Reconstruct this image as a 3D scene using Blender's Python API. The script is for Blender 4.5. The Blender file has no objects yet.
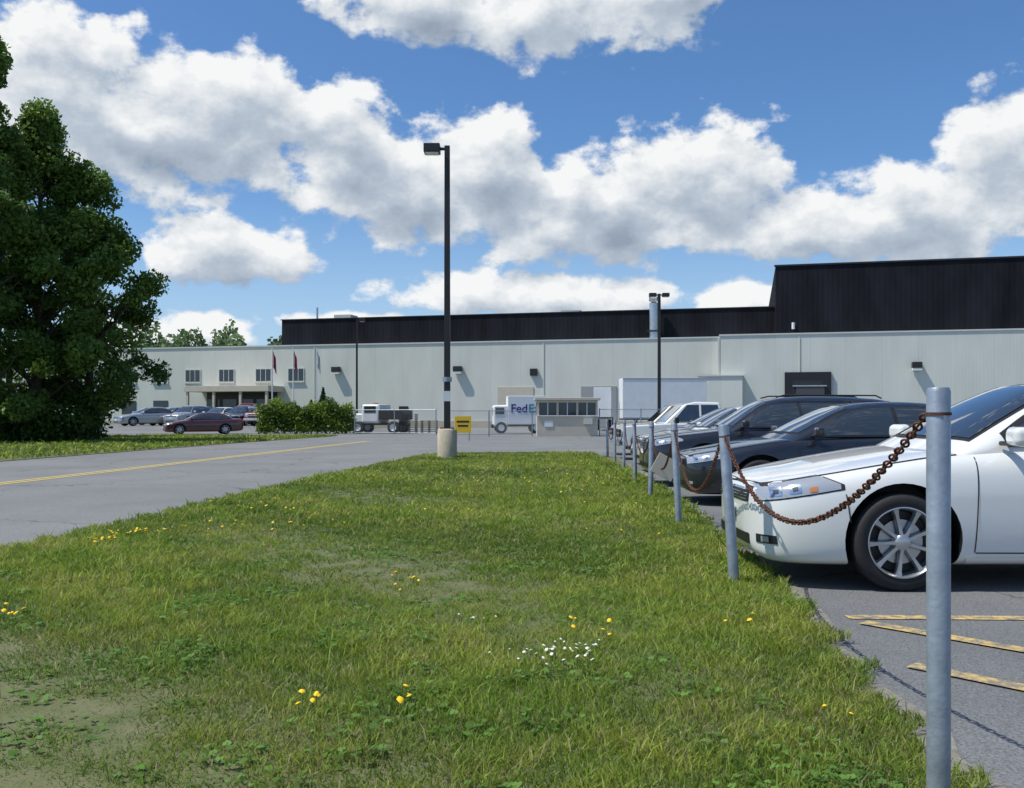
import bpy, math, random
import numpy as np
from mathutils import Vector, Matrix
random.seed(7); rng=np.random.default_rng(11)
sc=bpy.context.scene
COL=sc.collection
# ------------------------------------------------------------------ helpers
def link(o,parent=None):
    COL.objects.link(o)
    if parent: o.parent=parent
    return o
def empty(name,loc=(0,0,0),rz=0):
    e=bpy.data.objects.new(name,None); e.location=loc; e.rotation_euler=(0,0,rz); e.empty_display_size=.2
    return link(e)
def mesh(name,verts,faces,mats,idx=None,smooth=False,parent=None,sharp=None):
    me=bpy.data.meshes.new(name); me.from_pydata([tuple(v) for v in verts],[],[tuple(f) for f in faces])
    for m in (mats if isinstance(mats,(list,tuple)) else [mats]): me.materials.append(m)
    if idx is not None: me.polygons.foreach_set('material_index',idx)
    if smooth:
        me.polygons.foreach_set('use_smooth',[True]*len(me.polygons))
        if sharp: me.set_sharp_from_angle(angle=math.radians(sharp))
    me.update()
    return link(bpy.data.objects.new(name,me),parent)
def fastmesh(name,V,T,mat,col=None,parent=None):
    V=np.asarray(V,dtype=np.float32); T=np.asarray(T,dtype=np.int32); k=T.shape[1]
    me=bpy.data.meshes.new(name); me.vertices.add(len(V)); me.vertices.foreach_set('co',V.ravel())
    me.loops.add(T.size); me.loops.foreach_set('vertex_index',T.ravel())
    me.polygons.add(len(T)); me.polygons.foreach_set('loop_start',np.arange(0,T.size,k,dtype=np.int32))
    me.update(calc_edges=True); me.validate()
    if col is not None:
        a=me.color_attributes.new('Col','FLOAT_COLOR','POINT')
        c=np.ones((len(V),4),dtype=np.float32); c[:,:3]=col; a.data.foreach_set('color',c.ravel())
    me.materials.append(mat)
    return link(bpy.data.objects.new(name,me),parent)
def box(name,c,s,mat,parent=None,bev=0,rz=0,rx=0,ry=0):
    x,y,z=[a/2 for a in s]
    v=[(-x,-y,-z),(x,-y,-z),(x,y,-z),(-x,y,-z),(-x,-y,z),(x,-y,z),(x,y,z),(-x,y,z)]
    f=[(0,3,2,1),(4,5,6,7),(0,1,5,4),(1,2,6,5),(2,3,7,6),(3,0,4,7)]
    o=mesh(name,v,f,mat,parent=parent); o.location=c; o.rotation_euler=(rx,ry,rz)
    if bev:
        m=o.modifiers.new('b','BEVEL'); m.width=bev; m.segments=3
        o.data.polygons.foreach_set('use_smooth',[True]*6); o.data.set_sharp_from_angle(angle=math.radians(100))
        m.harden_normals=True
    return o
def tube_data(pts,rads,n=10,cap=True):
    V=[];F=[];pts=[Vector(p) for p in pts]
    for i,p in enumerate(pts):
        d=(pts[min(i+1,len(pts)-1)]-pts[max(i-1,0)]).normalized()
        a=d.orthogonal().normalized() if abs(d.z)<.99 else Vector((1,0,0))
        if abs(d.z)<.99: a=d.cross(Vector((0,0,1))).normalized()
        b=d.cross(a).normalized()
        for k in range(n):
            t=2*math.pi*k/n; V.append(p+(a*math.cos(t)+b*math.sin(t))*rads[i])
    for i in range(len(pts)-1):
        for k in range(n):
            F.append((i*n+k,i*n+(k+1)%n,(i+1)*n+(k+1)%n,(i+1)*n+k))
    if cap: F.append(tuple(range(n))[::-1]); F.append(tuple((len(pts)-1)*n+k for k in range(n)))
    return V,F
def tube(name,pts,r,mat,parent=None,n=10):
    if not isinstance(r,(list,tuple)): r=[r]*len(pts)
    V,F=tube_data(pts,r,n); return mesh(name,V,F,mat,smooth=True,parent=parent,sharp=50)
def tubes(name,lst,mat,parent=None,n=6):
    V=[];F=[]
    for pts,r in lst:
        if not isinstance(r,(list,tuple)): r=[r]*len(pts)
        v,f=tube_data(pts,r,n); o=len(V); V+=v; F+=[tuple(i+o for i in q) for q in f]
    return mesh(name,V,F,mat,smooth=True,parent=parent,sharp=50)
def lathe(name,prof,mat,parent=None,n=48,loc=(0,0,0)):
    V=[];F=[]
    for r,y in prof:
        for k in range(n):
            t=2*math.pi*k/n; V.append((r*math.cos(t),y,r*math.sin(t)))
    for i in range(len(prof)-1):
        for k in range(n): F.append((i*n+k,i*n+(k+1)%n,(i+1)*n+(k+1)%n,(i+1)*n+k))
    o=mesh(name,V,F,mat,smooth=True,parent=parent,sharp=40); o.location=loc; return o
def pchip(xs,ys):
    xs=np.array(xs,float); ys=np.array(ys,float); h=np.diff(xs); d=np.diff(ys)/h; m=np.zeros(len(xs))
    for i in range(1,len(xs)-1):
        if d[i-1]*d[i]>0:
            w1=2*h[i]+h[i-1]; w2=h[i]+2*h[i-1]; m[i]=(w1+w2)/(w1/d[i-1]+w2/d[i])
    m[0]=d[0]; m[-1]=d[-1]
    def f(x):
        x=min(max(x,xs[0]),xs[-1]); i=min(max(int(np.searchsorted(xs,x))-1,0),len(xs)-2)
        t=(x-xs[i])/h[i]
        return float((2*t**3-3*t*t+1)*ys[i]+(t**3-2*t*t+t)*h[i]*m[i]+(-2*t**3+3*t*t)*ys[i+1]+(t**3-t*t)*h[i]*m[i+1])
    return f
# ------------------------------------------------------------------ materials
def newmat(name):
    m=bpy.data.materials.new(name); m.use_nodes=True
    return m,m.node_tree,m.node_tree.nodes['Principled BSDF']
def mat(name,col,rough=.6,metal=0,var=.0,vs=3,bump=0,bs=40,coat=0,col2=None,spec=.5):
    m,nt,p=newmat(name); N=nt.nodes; L=nt.links
    p.inputs['Base Color'].default_value=(*col,1); p.inputs['Roughness'].default_value=rough
    p.inputs['Metallic'].default_value=metal; p.inputs['Coat Weight'].default_value=coat; p.inputs['Coat Roughness'].default_value=.03
    p.inputs['Specular IOR Level'].default_value=spec
    tc=N.new('ShaderNodeTexCoord')
    if var or col2:
        n=N.new('ShaderNodeTexNoise'); n.inputs['Scale'].default_value=vs; n.inputs['Detail'].default_value=8; n.inputs['Roughness'].default_value=.65
        L.new(tc.outputs['Object'],n.inputs['Vector'])
        r=N.new('ShaderNodeValToRGB'); r.color_ramp.elements[0].position=.3; r.color_ramp.elements[1].position=.7
        c2=col2 or tuple(c*(1+var) for c in col); c1=col if col2 else tuple(c*(1-var) for c in col)
        r.color_ramp.elements[0].color=(*c1,1); r.color_ramp.elements[1].color=(*c2,1)
        L.new(n.outputs['Fac'],r.inputs['Fac']); L.new(r.outputs['Color'],p.inputs['Base Color'])
    if bump:
        n=N.new('ShaderNodeTexNoise'); n.inputs['Scale'].default_value=bs; n.inputs['Detail'].default_value=6
        L.new(tc.outputs['Object'],n.inputs['Vector'])
        b=N.new('ShaderNodeBump'); b.inputs['Strength'].default_value=bump; b.inputs['Distance'].default_value=.01
        L.new(n.outputs['Fac'],b.inputs['Height']); L.new(b.outputs['Normal'],p.inputs['Normal'])
    return m
def leafmat(name,trans=.35,rough=.55):
    m,nt,p=newmat(name); N=nt.nodes; L=nt.links
    a=N.new('ShaderNodeAttribute'); a.attribute_name='Col'
    p.inputs['Roughness'].default_value=rough; p.inputs['Specular IOR Level'].default_value=.3
    L.new(a.outputs['Color'],p.inputs['Base Color'])
    t=N.new('ShaderNodeBsdfTranslucent'); mx=N.new('ShaderNodeMixShader'); mx.inputs[0].default_value=trans
    L.new(a.outputs['Color'],t.inputs['Color']); L.new(p.outputs[0],mx.inputs[1]); L.new(t.outputs[0],mx.inputs[2])
    L.new(mx.outputs[0],N['Material Output'].inputs['Surface']); return m
def siding(name,col,pitch,var=.06,depth=.5,rough=.6,grime=.12,sheetw=3.1,spec=.4):
    """sheet metal / panel siding with rain streaks; ribs run vertically along local X"""
    m,nt,p=newmat(name); N=nt.nodes; L=nt.links
    tc=N.new('ShaderNodeTexCoord'); p.inputs['Roughness'].default_value=rough; p.inputs['Specular IOR Level'].default_value=spec
    w=N.new('ShaderNodeTexWave'); w.wave_type='BANDS'; w.bands_direction='X'; w.inputs['Scale'].default_value=math.pi/10/pitch; w.wave_profile='SIN'
    L.new(tc.outputs['Object'],w.inputs['Vector'])
    b=N.new('ShaderNodeBump'); b.inputs['Strength'].default_value=depth; b.inputs['Distance'].default_value=.03
    L.new(w.outputs['Fac'],b.inputs['Height']); L.new(b.outputs['Normal'],p.inputs['Normal'])
    mp=N.new('ShaderNodeMapping'); mp.inputs['Scale'].default_value=(.5,1,.16); L.new(tc.outputs['Object'],mp.inputs['Vector'])
    n=N.new('ShaderNodeTexNoise'); n.inputs['Scale'].default_value=1.2; n.inputs['Detail'].default_value=7; L.new(mp.outputs[0],n.inputs['Vector'])
    r=N.new('ShaderNodeValToRGB'); r.color_ramp.elements[0].position=.3; r.color_ramp.elements[1].position=.72
    r.color_ramp.elements[0].color=(*[c*(1-grime) for c in col],1); r.color_ramp.elements[1].color=(*[c*(1+var) for c in col],1)
    L.new(n.outputs['Fac'],r.inputs['Fac'])
    s=N.new('ShaderNodeSeparateXYZ'); L.new(tc.outputs['Object'],s.inputs[0])
    d=N.new('ShaderNodeMath'); d.operation='DIVIDE'; d.inputs[1].default_value=sheetw; L.new(s.outputs['X'],d.inputs[0])
    f=N.new('ShaderNodeMath'); f.operation='FLOOR'; L.new(d.outputs[0],f.inputs[0])
    wn=N.new('ShaderNodeTexWhiteNoise'); wn.noise_dimensions='1D'; L.new(f.outputs[0],wn.inputs['W'])
    mr=N.new('ShaderNodeMapRange'); mr.inputs['To Min'].default_value=.985; mr.inputs['To Max'].default_value=1.015; L.new(wn.outputs['Value'],mr.inputs['Value'])
    fr=N.new('ShaderNodeMath'); fr.operation='FRACT'; L.new(d.outputs[0],fr.inputs[0])
    gt=N.new('ShaderNodeMath'); gt.operation='GREATER_THAN'; gt.inputs[1].default_value=.02; L.new(fr.outputs[0],gt.inputs[0])
    jm=N.new('ShaderNodeMapRange'); jm.inputs['To Min'].default_value=.92; jm.inputs['To Max'].default_value=1; L.new(gt.outputs[0],jm.inputs['Value'])
    mm=N.new('ShaderNodeMath'); mm.operation='MULTIPLY'; L.new(mr.outputs[0],mm.inputs[0]); L.new(jm.outputs[0],mm.inputs[1])
    mu=N.new('ShaderNodeVectorMath'); mu.operation='SCALE'; L.new(r.outputs['Color'],mu.inputs[0]); L.new(mm.outputs[0],mu.inputs['Scale'])
    L.new(mu.outputs[0],p.inputs['Base Color']); return m
def asphalt(name,c,c2,stain=.5,crack=True):
    m,nt,p=newmat(name); N=nt.nodes; L=nt.links; tc=N.new('ShaderNodeTexCoord')
    p.inputs['Roughness'].default_value=.85; p.inputs['Specular IOR Level'].default_value=.35
    n=N.new('ShaderNodeTexNoise'); n.inputs['Scale'].default_value=.35; n.inputs['Detail'].default_value=9; n.inputs['Roughness'].default_value=.62
    L.new(tc.outputs['Object'],n.inputs['Vector'])
    r=N.new('ShaderNodeValToRGB'); r.color_ramp.elements[0].position=.32; r.color_ramp.elements[1].position=.68
    r.color_ramp.elements[0].color=(*c,1); r.color_ramp.elements[1].color=(*c2,1); L.new(n.outputs['Fac'],r.inputs['Fac'])
    g=N.new('ShaderNodeTexNoise'); g.inputs['Scale'].default_value=90; g.inputs['Detail'].default_value=3; L.new(tc.outputs['Object'],g.inputs['Vector'])
    gr=N.new('ShaderNodeMapRange'); gr.inputs['From Min'].default_value=.3; gr.inputs['From Max'].default_value=.7; gr.inputs['To Min'].default_value=.6; gr.inputs['To Max'].default_value=1.4
    L.new(g.outputs['Fac'],gr.inputs['Value'])
    mu=N.new('ShaderNodeVectorMath'); mu.operation='SCALE'; L.new(r.outputs['Color'],mu.inputs[0]); L.new(gr.outputs[0],mu.inputs['Scale'])
    out=mu.outputs[0]
    if crack:
        dn=N.new('ShaderNodeTexNoise'); dn.inputs['Scale'].default_value=1.3; dn.inputs['Detail'].default_value=5; L.new(tc.outputs['Object'],dn.inputs['Vector'])
        ad=N.new('ShaderNodeVectorMath'); ad.operation='MULTIPLY_ADD'; ad.inputs[1].default_value=(1.5,1.5,0); L.new(dn.outputs['Color'],ad.inputs[0]); L.new(tc.outputs['Object'],ad.inputs[2])
        v=N.new('ShaderNodeTexVoronoi'); v.feature='DISTANCE_TO_EDGE'; v.inputs['Scale'].default_value=.22; L.new(ad.outputs[0],v.inputs['Vector'])
        cr=N.new('ShaderNodeMapRange'); cr.inputs['From Min'].default_value=.0; cr.inputs['From Max'].default_value=.006; cr.inputs['To Min'].default_value=.45; cr.inputs['To Max'].default_value=1
        L.new(v.outputs['Distance'],cr.inputs['Value'])
        m2=N.new('ShaderNodeVectorMath'); m2.operation='SCALE'; L.new(out,m2.inputs[0]); L.new(cr.outputs[0],m2.inputs['Scale']); out=m2.outputs[0]
    L.new(out,p.inputs['Base Color'])
    b=N.new('ShaderNodeBump'); b.inputs['Strength'].default_value=.5; b.inputs['Distance'].default_value=.006; L.new(g.outputs['Fac'],b.inputs['Height']); L.new(b.outputs['Normal'],p.inputs['Normal'])
    return m
def wornpaint(name,col,base,a=.42,b_=.56):
    m,nt,p=newmat(name); N=nt.nodes; L=nt.links; tc=N.new('ShaderNodeTexCoord'); p.inputs['Roughness'].default_value=.8
    n=N.new('ShaderNodeTexNoise'); n.inputs['Scale'].default_value=14; n.inputs['Detail'].default_value=9; n.inputs['Roughness'].default_value=.75; L.new(tc.outputs['Object'],n.inputs['Vector'])
    r=N.new('ShaderNodeValToRGB'); r.color_ramp.elements[0].position=a; r.color_ramp.elements[1].position=b_
    r.color_ramp.elements[0].color=(*base,1); r.color_ramp.elements[1].color=(*col,1); L.new(n.outputs['Fac'],r.inputs['Fac']); L.new(r.outputs['Color'],p.inputs['Base Color']); return m
M_ground=mat('field_ground',(.05,.085,.02),.95,var=.35,vs=.06)
M_soil=mat('lawn_soil',(.075,.10,.025),.95,vs=5,col2=(.15,.145,.07),bump=1,bs=45)
M_road=asphalt('road_asphalt',(.15,.153,.150),(.20,.203,.20))
M_lot=asphalt('lot_asphalt',(.115,.118,.120),(.17,.173,.175))
M_gravel=mat('gravel_edge',(.13,.125,.105),.95,vs=25,col2=(.27,.25,.21),bump=1,bs=60)
M_yel=wornpaint('yellow_paint',(.58,.40,.12),(.17,.16,.14),.44,.58); M_yel2=wornpaint('faded_yellow_paint',(.55,.42,.12),(.24,.22,.16),.34,.5)
M_grass=leafmat('grass_blades',.45); M_leaf=leafmat('leaves',.38)
M_bark=mat('bark',(.07,.055,.04),.9,var=.4,vs=8,bump=1,bs=25)
M_wall=siding('pale_siding',(.60,.61,.54),.30,depth=.08,grime=.07)
M_wall2=siding('pale_siding_right',(.60,.62,.555),.30,depth=.08,grime=.07)
M_black=siding('black_siding',(.014,.015,.019),.45,depth=.35,rough=.85,grime=.35,var=.5,spec=.1)
M_trim=mat('pale_trim',(.55,.56,.52),.5,var=.06); M_dark=mat('dark_metal',(.02,.018,.016),.45,var=.2)
M_conc=mat('concrete',(.42,.37,.27),.9,var=.18,vs=6,bump=.5,bs=40)
M_galv=mat('galvanised_pipe',(.31,.35,.40),.45,.5,var=.25,vs=9,bump=.15,bs=60)
M_rust=mat('rusty_chain',(.11,.045,.027),.75,.35,var=.45,vs=60)
M_winglass=mat('window_glass',(.02,.03,.04),.06,0,spec=.8)
M_white=mat('white_panel',(.72,.74,.74),.5,var=.05,vs=2); M_cream=mat('cream_panel',(.52,.47,.38),.6,var=.08,vs=2)
M_rubber=mat('tyre_rubber',(.018,.018,.019),.75,var=.25,vs=20); M_alloy=mat('alloy_wheel',(.50,.51,.53),.3,.8)
M_cglass=mat('car_glass',(.025,.032,.036),.03,0,coat=1,spec=1.0); M_blk=mat('black_plastic',(.012,.012,.013),.5)
M_gap=mat('panel_gap',(.01,.01,.01),.8); M_chrome=mat('chrome',(.75,.76,.78),.12,1)
M_lampg=mat('headlamp',(.42,.44,.46),.08,.35,coat=1); M_amber=mat('amber_lens',(.5,.18,.04),.15,coat=1); M_red=mat('red_lens',(.35,.01,.01),.15,coat=1)
M_ylw=mat('yellow_sign',(.75,.48,.02),.5); M_silv=mat('silver_duct',(.55,.57,.6),.35,.8,var=.15)
# ------------------------------------------------------------------ world / sun
SUN=Vector((-.90,-.18,0)).normalized(); EL=math.radians(60)
S=Vector((SUN.x*math.cos(EL),SUN.y*math.cos(EL),math.sin(EL)))
W=bpy.data.worlds.new("World"); sc.world=W; W.use_nodes=True; nt=W.node_tree; N=nt.nodes; L=nt.links
bg=N['Background']; STR=.12; bg.inputs['Strength'].default_value=STR
sky=N.new('ShaderNodeTexSky'); sky.sky_type='NISHITA'; sky.sun_disc=False; sky.sun_elevation=EL; sky.sun_rotation=math.atan2(SUN.x,SUN.y)%(2*math.pi)
sky.air_density=1.0; sky.dust_density=.8; sky.ozone_density=2.0
class G:
    def __init__(s,nt): s.nt=nt
    def m(s,op,a,b=None,c=None,clamp=False):
        n=s.nt.nodes.new('ShaderNodeMath'); n.operation=op; n.use_clamp=clamp
        for i,v in enumerate((a,b,c)):
            if v is None: continue
            if isinstance(v,(int,float)): n.inputs[i].default_value=v
            else: s.nt.links.new(v,n.inputs[i])
        return n.outputs[0]
    def v(s,op,a,b=None,c=None):
        n=s.nt.nodes.new('ShaderNodeVectorMath'); n.operation=op
        for i,v in enumerate((a,b,c)):
            if v is None: continue
            if isinstance(v,tuple): n.inputs[i].default_value=v
            else: s.nt.links.new(v,n.inputs[i])
        return n.outputs['Value'] if op=='LENGTH' else n.outputs[0]
    def smooth(s,x,a,b,lo=0,hi=1):
        n=s.nt.nodes.new('ShaderNodeMapRange'); n.interpolation_type='SMOOTHSTEP'
        n.inputs['From Min'].default_value=a; n.inputs['From Max'].default_value=b; n.inputs['To Min'].default_value=lo; n.inputs['To Max'].default_value=hi
        s.nt.links.new(x,n.inputs['Value']); return n.outputs[0]
# cumulus field in azimuth / elevation degrees
blobs=[(-20.5,15.6,9.4,4.3),(-25.5,17.8,6,4.4),(-17.0,17.4,6.2,3.8),(-9.8,15.8,5.2,4.2),(-6.0,13.0,6.0,3.1),(-1.4,14.4,5.0,4.4),(5.2,12.2,9.2,3.9),(11.4,13.2,5.8,4.6),
 (16,11.0,5,2.6),(-5.5,23.8,8,2.8),(3,23.0,9,3.3),(10,24.6,5.2,2.0),(22.6,11.0,7.6,3.2),(28.8,13.2,5,4.8),(-16.4,9.2,6.2,2.6),
 (1,7.0,10.5,1.9),(13.8,6.6,4,1.9),(-19,4.7,6,1.6),(-8,5.4,7,1.1)]
grp=bpy.data.node_groups.new('cloud_density','ShaderNodeTree')
grp.interface.new_socket('p',in_out='INPUT',socket_type='NodeSocketVector'); grp.interface.new_socket('detail',in_out='INPUT',socket_type='NodeSocketFloat')
grp.interface.new_socket('D',in_out='OUTPUT',socket_type='NodeSocketFloat')
gi=grp.nodes.new('NodeGroupInput'); go=grp.nodes.new('NodeGroupOutput'); g=G(grp); P0=gi.outputs[0]
acc=None
for (ca,ce,ra,re) in blobs:
    f=g.v('LENGTH',g.v('MULTIPLY_ADD',P0,(1/ra,1/re,0),(-ca/ra,-ce/re,0)))
    acc=f if acc is None else g.m('SMOOTH_MIN',acc,f,.15)
acc=g.m('MAXIMUM',g.m('SUBTRACT',1.0,acc),-1.1)
s_=grp.nodes.new('ShaderNodeSeparateXYZ'); grp.links.new(P0,s_.inputs[0])
out=g.m('MAXIMUM',g.m('DIVIDE',g.m('ABSOLUTE',s_.outputs[0]),37.0),g.m('DIVIDE',s_.outputs[1],29.0))
outm=g.smooth(out,.95,1.15); acc=g.m('ADD',g.m('MULTIPLY',acc,g.m('SUBTRACT',1.0,outm)),g.m('MULTIPLY',outm,-.05))
sc_=g.v('MULTIPLY',P0,(.27,.37,0)); n=grp.nodes.new('ShaderNodeTexNoise'); n.inputs['Scale'].default_value=1.25; n.inputs['Roughness'].default_value=.55
grp.links.new(gi.outputs[1],n.inputs['Detail']); grp.links.new(g.v('ADD',sc_,(0,0,3.7)),n.inputs['Vector'])
D=g.m('ADD',g.m('ADD',acc,-.04),g.m('MULTIPLY',g.m('SUBTRACT',n.outputs['Fac'],.5),1.9))
grp.links.new(D,go.inputs[0])
g=G(nt); tc=N.new('ShaderNodeTexCoord'); sp=N.new('ShaderNodeSeparateXYZ'); L.new(tc.outputs['Generated'],sp.inputs[0])
R2D=57.29578
az=g.m('MULTIPLY',g.m('ARCTAN2',sp.outputs[0],sp.outputs[1]),R2D); el=g.m('MULTIPLY',g.m('ARCSINE',sp.outputs[2]),R2D)
cmb=N.new('ShaderNodeCombineXYZ'); L.new(az,cmb.inputs[0]); L.new(el,cmb.inputs[1])
def dens(p,det):
    gn=N.new('ShaderNodeGroup'); gn.node_tree=grp; L.new(p,gn.inputs[0]); gn.inputs[1].default_value=det; return gn.outputs[0]
D1=dens(cmb.outputs[0],7.5); D2=dens(g.v('ADD',cmb.outputs[0],(-.7,1.4,0)),4.0)
alpha=g.smooth(D1,.0,.29); alpha=g.m('MULTIPLY',alpha,g.smooth(el,.5,5.0,.0,1.0))
light=g.m('ADD',.75,g.m('MULTIPLY',g.m('SUBTRACT',D1,D2),.85)); light=g.m('SUBTRACT',light,g.m('MULTIPLY',g.m('MAXIMUM',g.m('SUBTRACT',D1,.33),0.0),.66),None,True)
lr=N.new('ShaderNodeValToRGB'); e=lr.color_ramp.elements; e[0].position=0; e[0].color=(.31,.38,.48,1); e[1].position=1; e[1].color=(.97,.985,.99,1)
m_=lr.color_ramp.elements.new(.5); m_.color=(.51,.585,.68,1)
L.new(light,lr.inputs['Fac'])
cs=N.new('ShaderNodeVectorMath'); cs.operation='SCALE'; cs.inputs['Scale'].default_value=.95/STR; L.new(lr.outputs['Color'],cs.inputs[0])
st=N.new('ShaderNodeVectorMath'); st.operation='MULTIPLY'; st.inputs[1].default_value=(.60,.86,1.12); L.new(sky.outputs[0],st.inputs[0])
hz=N.new('ShaderNodeMix'); hz.data_type='RGBA'; L.new(g.smooth(el,1.0,15.0,.55,.0),hz.inputs[0]); L.new(st.outputs[0],hz.inputs[6]); hz.inputs[7].default_value=(.58/STR,.75/STR,.94/STR,1)
mx=N.new('ShaderNodeMix'); mx.data_type='RGBA'; L.new(alpha,mx.inputs[0]); L.new(hz.outputs[2],mx.inputs[6]); L.new(cs.outputs[0],mx.inputs[7])
L.new(mx.outputs[2],bg.inputs['Color'])
W.cycles.sampling_method='MANUAL'; W.cycles.sample_map_resolution=512
sl=bpy.data.lights.new('sun','SUN'); sl.energy=4.8; sl.angle=math.radians(.53); sl.color=(1,.955,.87); so=bpy.data.objects.new('sun',sl); link(so)
so.rotation_euler=S.to_track_quat('Z','Y').to_euler()
# ------------------------------------------------------------------ ground
def sheet(name,pts,z,m): return mesh(name,[(x,y,z) for x,y in pts],[tuple(range(len(pts)))],m)
sheet('ground',[(-1500,-1500),(1500,-1500),(1500,1500),(-1500,1500)],0,M_ground)
LY=[-4,0,8,12.7,18,23,27,28.6,29.5,29.95]; LX=[-4.7,-4.55,-4.40,-4.15,-3.70,-3.2,-2.75,-2.3,-1.6,-.6]
RY=[-4,0,3.3,6.3,10.2,18,27,28.8,29.6,29.95]; RX=[1.0,1.15,1.47,1.84,2.14,2.62,2.98,2.8,2.3,1.3]
xl=lambda y:np.interp(y,LY,LX); xr=lambda y:np.interp(y,RY,RX)
EY=[-30,0,25,42,50,56]; EX=[-16,-14.5,-13.4,-12.1,-11.2,-10.2]; xe=lambda y:np.interp(y,EY,EX)
sheet('road',[(xe(y),y) for y in EY]+[(-45,56.2),(-75,56.2),(-75,97),(90,97),(90,-30),(-16,-30)],.004,M_road)
sheet('parking_lot_asphalt',[(xr(y)-.4,y) for y in np.arange(-20,28.5,2)]+[(2.6,29.2),(3.2,31.5),(40,33),(40,-20)],.008,M_lot)
# the staff lot by the offices stands a little higher
UZ=.45
mesh('upper_lot',[(-60,64.5,.012),(-18.2,64.5,.012),(-60,69,UZ),(-18.2,69,UZ),(-60,85,UZ),(-18.2,85,UZ),(-15.5,66,.012),(-15.5,85,.012)],[(0,1,3,2),(2,3,5,4),(1,6,3),(3,6,7,5)],M_road)
cl=[(-10.2,2),(-9.6,12),(-9.1,18),(-8.5,26),(-7.8,35),(-7.0,45)]
for k,off in enumerate((0,.24)):
    pts=[(x+off,y) for x,y in cl]+[(x+.13+off,y) for x,y in cl[::-1]]; sheet('road_line' if k==0 else 'road_line.001',pts,.009,M_yel2)
def strip(name,a,b,w,z,m):
    a=Vector(a);b=Vector(b);d=(b-a).normalized();n=Vector((-d.y,d.x))*w/2
    return sheet(name,[tuple(a+n),tuple(b+n),tuple(b-n),tuple(a-n)],z,m)
strip('parking_line',(1.98,5.62),(7,5.45),.11,.013,M_yel)
strip('parking_line',(2.02,5.46),(4.6,2.55),.11,.017,M_yel); strip('parking_line',(1.90,4.52),(3.6,2.6),.11,.017,M_yel)
strip('parking_line',(3.6,5.48),(6.0,2.75),.11,.017,M_yel)
for y in (8.9,11.7,14.6,17.8,21.2,24.4,27.6): strip('parking_line',(2.3+(y-6)*.05,y),(8+(y-6)*.05,y-.15),.11,.013,M_yel)
vy=np.arange(-3,28.8,.35); ed=[(xr(y)-.22,y) for y in vy]+[(xr(y)+.08+.06*math.sin(y*2.3)+.05*math.sin(y*7.1),y) for y in vy[::-1]]
sheet('gravel_verge',ed,.0125,M_gravel)
vy=np.arange(-3,27.5,.4); ed=[(xl(y)+.2,y) for y in vy]+[(xl(y)-.05-.07*math.sin(y*1.7)-.05*math.sin(y*5.3),y) for y in vy[::-1]]
sheet('gravel_verge',ed,.0125,M_gravel)
def lawn(name,fl,fr,ys,nx,h):
    V=[];F=[]
    for y in ys:
        a,b=fl(y),fr(y)
        for i in range(nx+1):
            t=i/nx; V.append((a+(b-a)*t,y,.016+h*(1-(2*t-1)**4)+.012*math.sin(y*1.3+t*9)*(1-(2*t-1)**4)))
    for j in range(len(ys)-1):
        for i in range(nx): k=j*(nx+1)+i; F.append((k,k+1,k+nx+2,k+nx+1))
    return mesh(name,V,F,M_soil,smooth=True)
lawn('lawn',xl,xr,list(np.arange(-4,29.9,.4))+[29.95],24,.03)
lawn('lawn.001',lambda y:-60.0,lambda y:xe(y)-.05,list(np.arange(-10,56,1.5)),10,.03)
lawn('lawn.002',lambda y:-40.,lambda y:-13.,[86,90,94,98],10,.03)
def nz(x,y,s=1.):
    return (np.sin(x*1.7*s+1.3*np.sin(y*1.1*s))+np.sin(y*2.1*s+1.7*np.sin(x*1.3*s+2))+np.sin((x+y)*3.7*s+np.sin(x*4.1*s)*1.5)*.6+np.sin((x-y*1.2)*6.3*s)*.4)/3
def blades(x,y,h,w,base):
    n=len(x); a=rng.uniform(0,2*np.pi,n); lean=rng.uniform(.2,1.15,n)*h; la=rng.uniform(0,2*np.pi,n)
    dx,dy=np.cos(a)*w/2,np.sin(a)*w/2; lx,ly=np.cos(la)*lean,np.sin(la)*lean
    V=np.zeros((n,5,3)); 
    V[:,0]=np.stack([x-dx,y-dy,base],1); V[:,1]=np.stack([x+dx,y+dy,base],1)
    V[:,2]=np.stack([x-dx*.8+lx*.35,y-dy*.8+ly*.35,base+h*.55],1); V[:,3]=np.stack([x+dx*.8+lx*.35,y+dy*.8+ly*.35,base+h*.55],1)
    V[:,4]=np.stack([x+lx,y+ly,base+h*.85],1)
    o=(np.arange(n)*5)[:,None]; T=np.concatenate([o+np.array([[0,1,3]]),o+np.array([[0,3,2]]),o+np.array([[2,3,4]])],0)
    return V.reshape(-1,3),T
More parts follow.
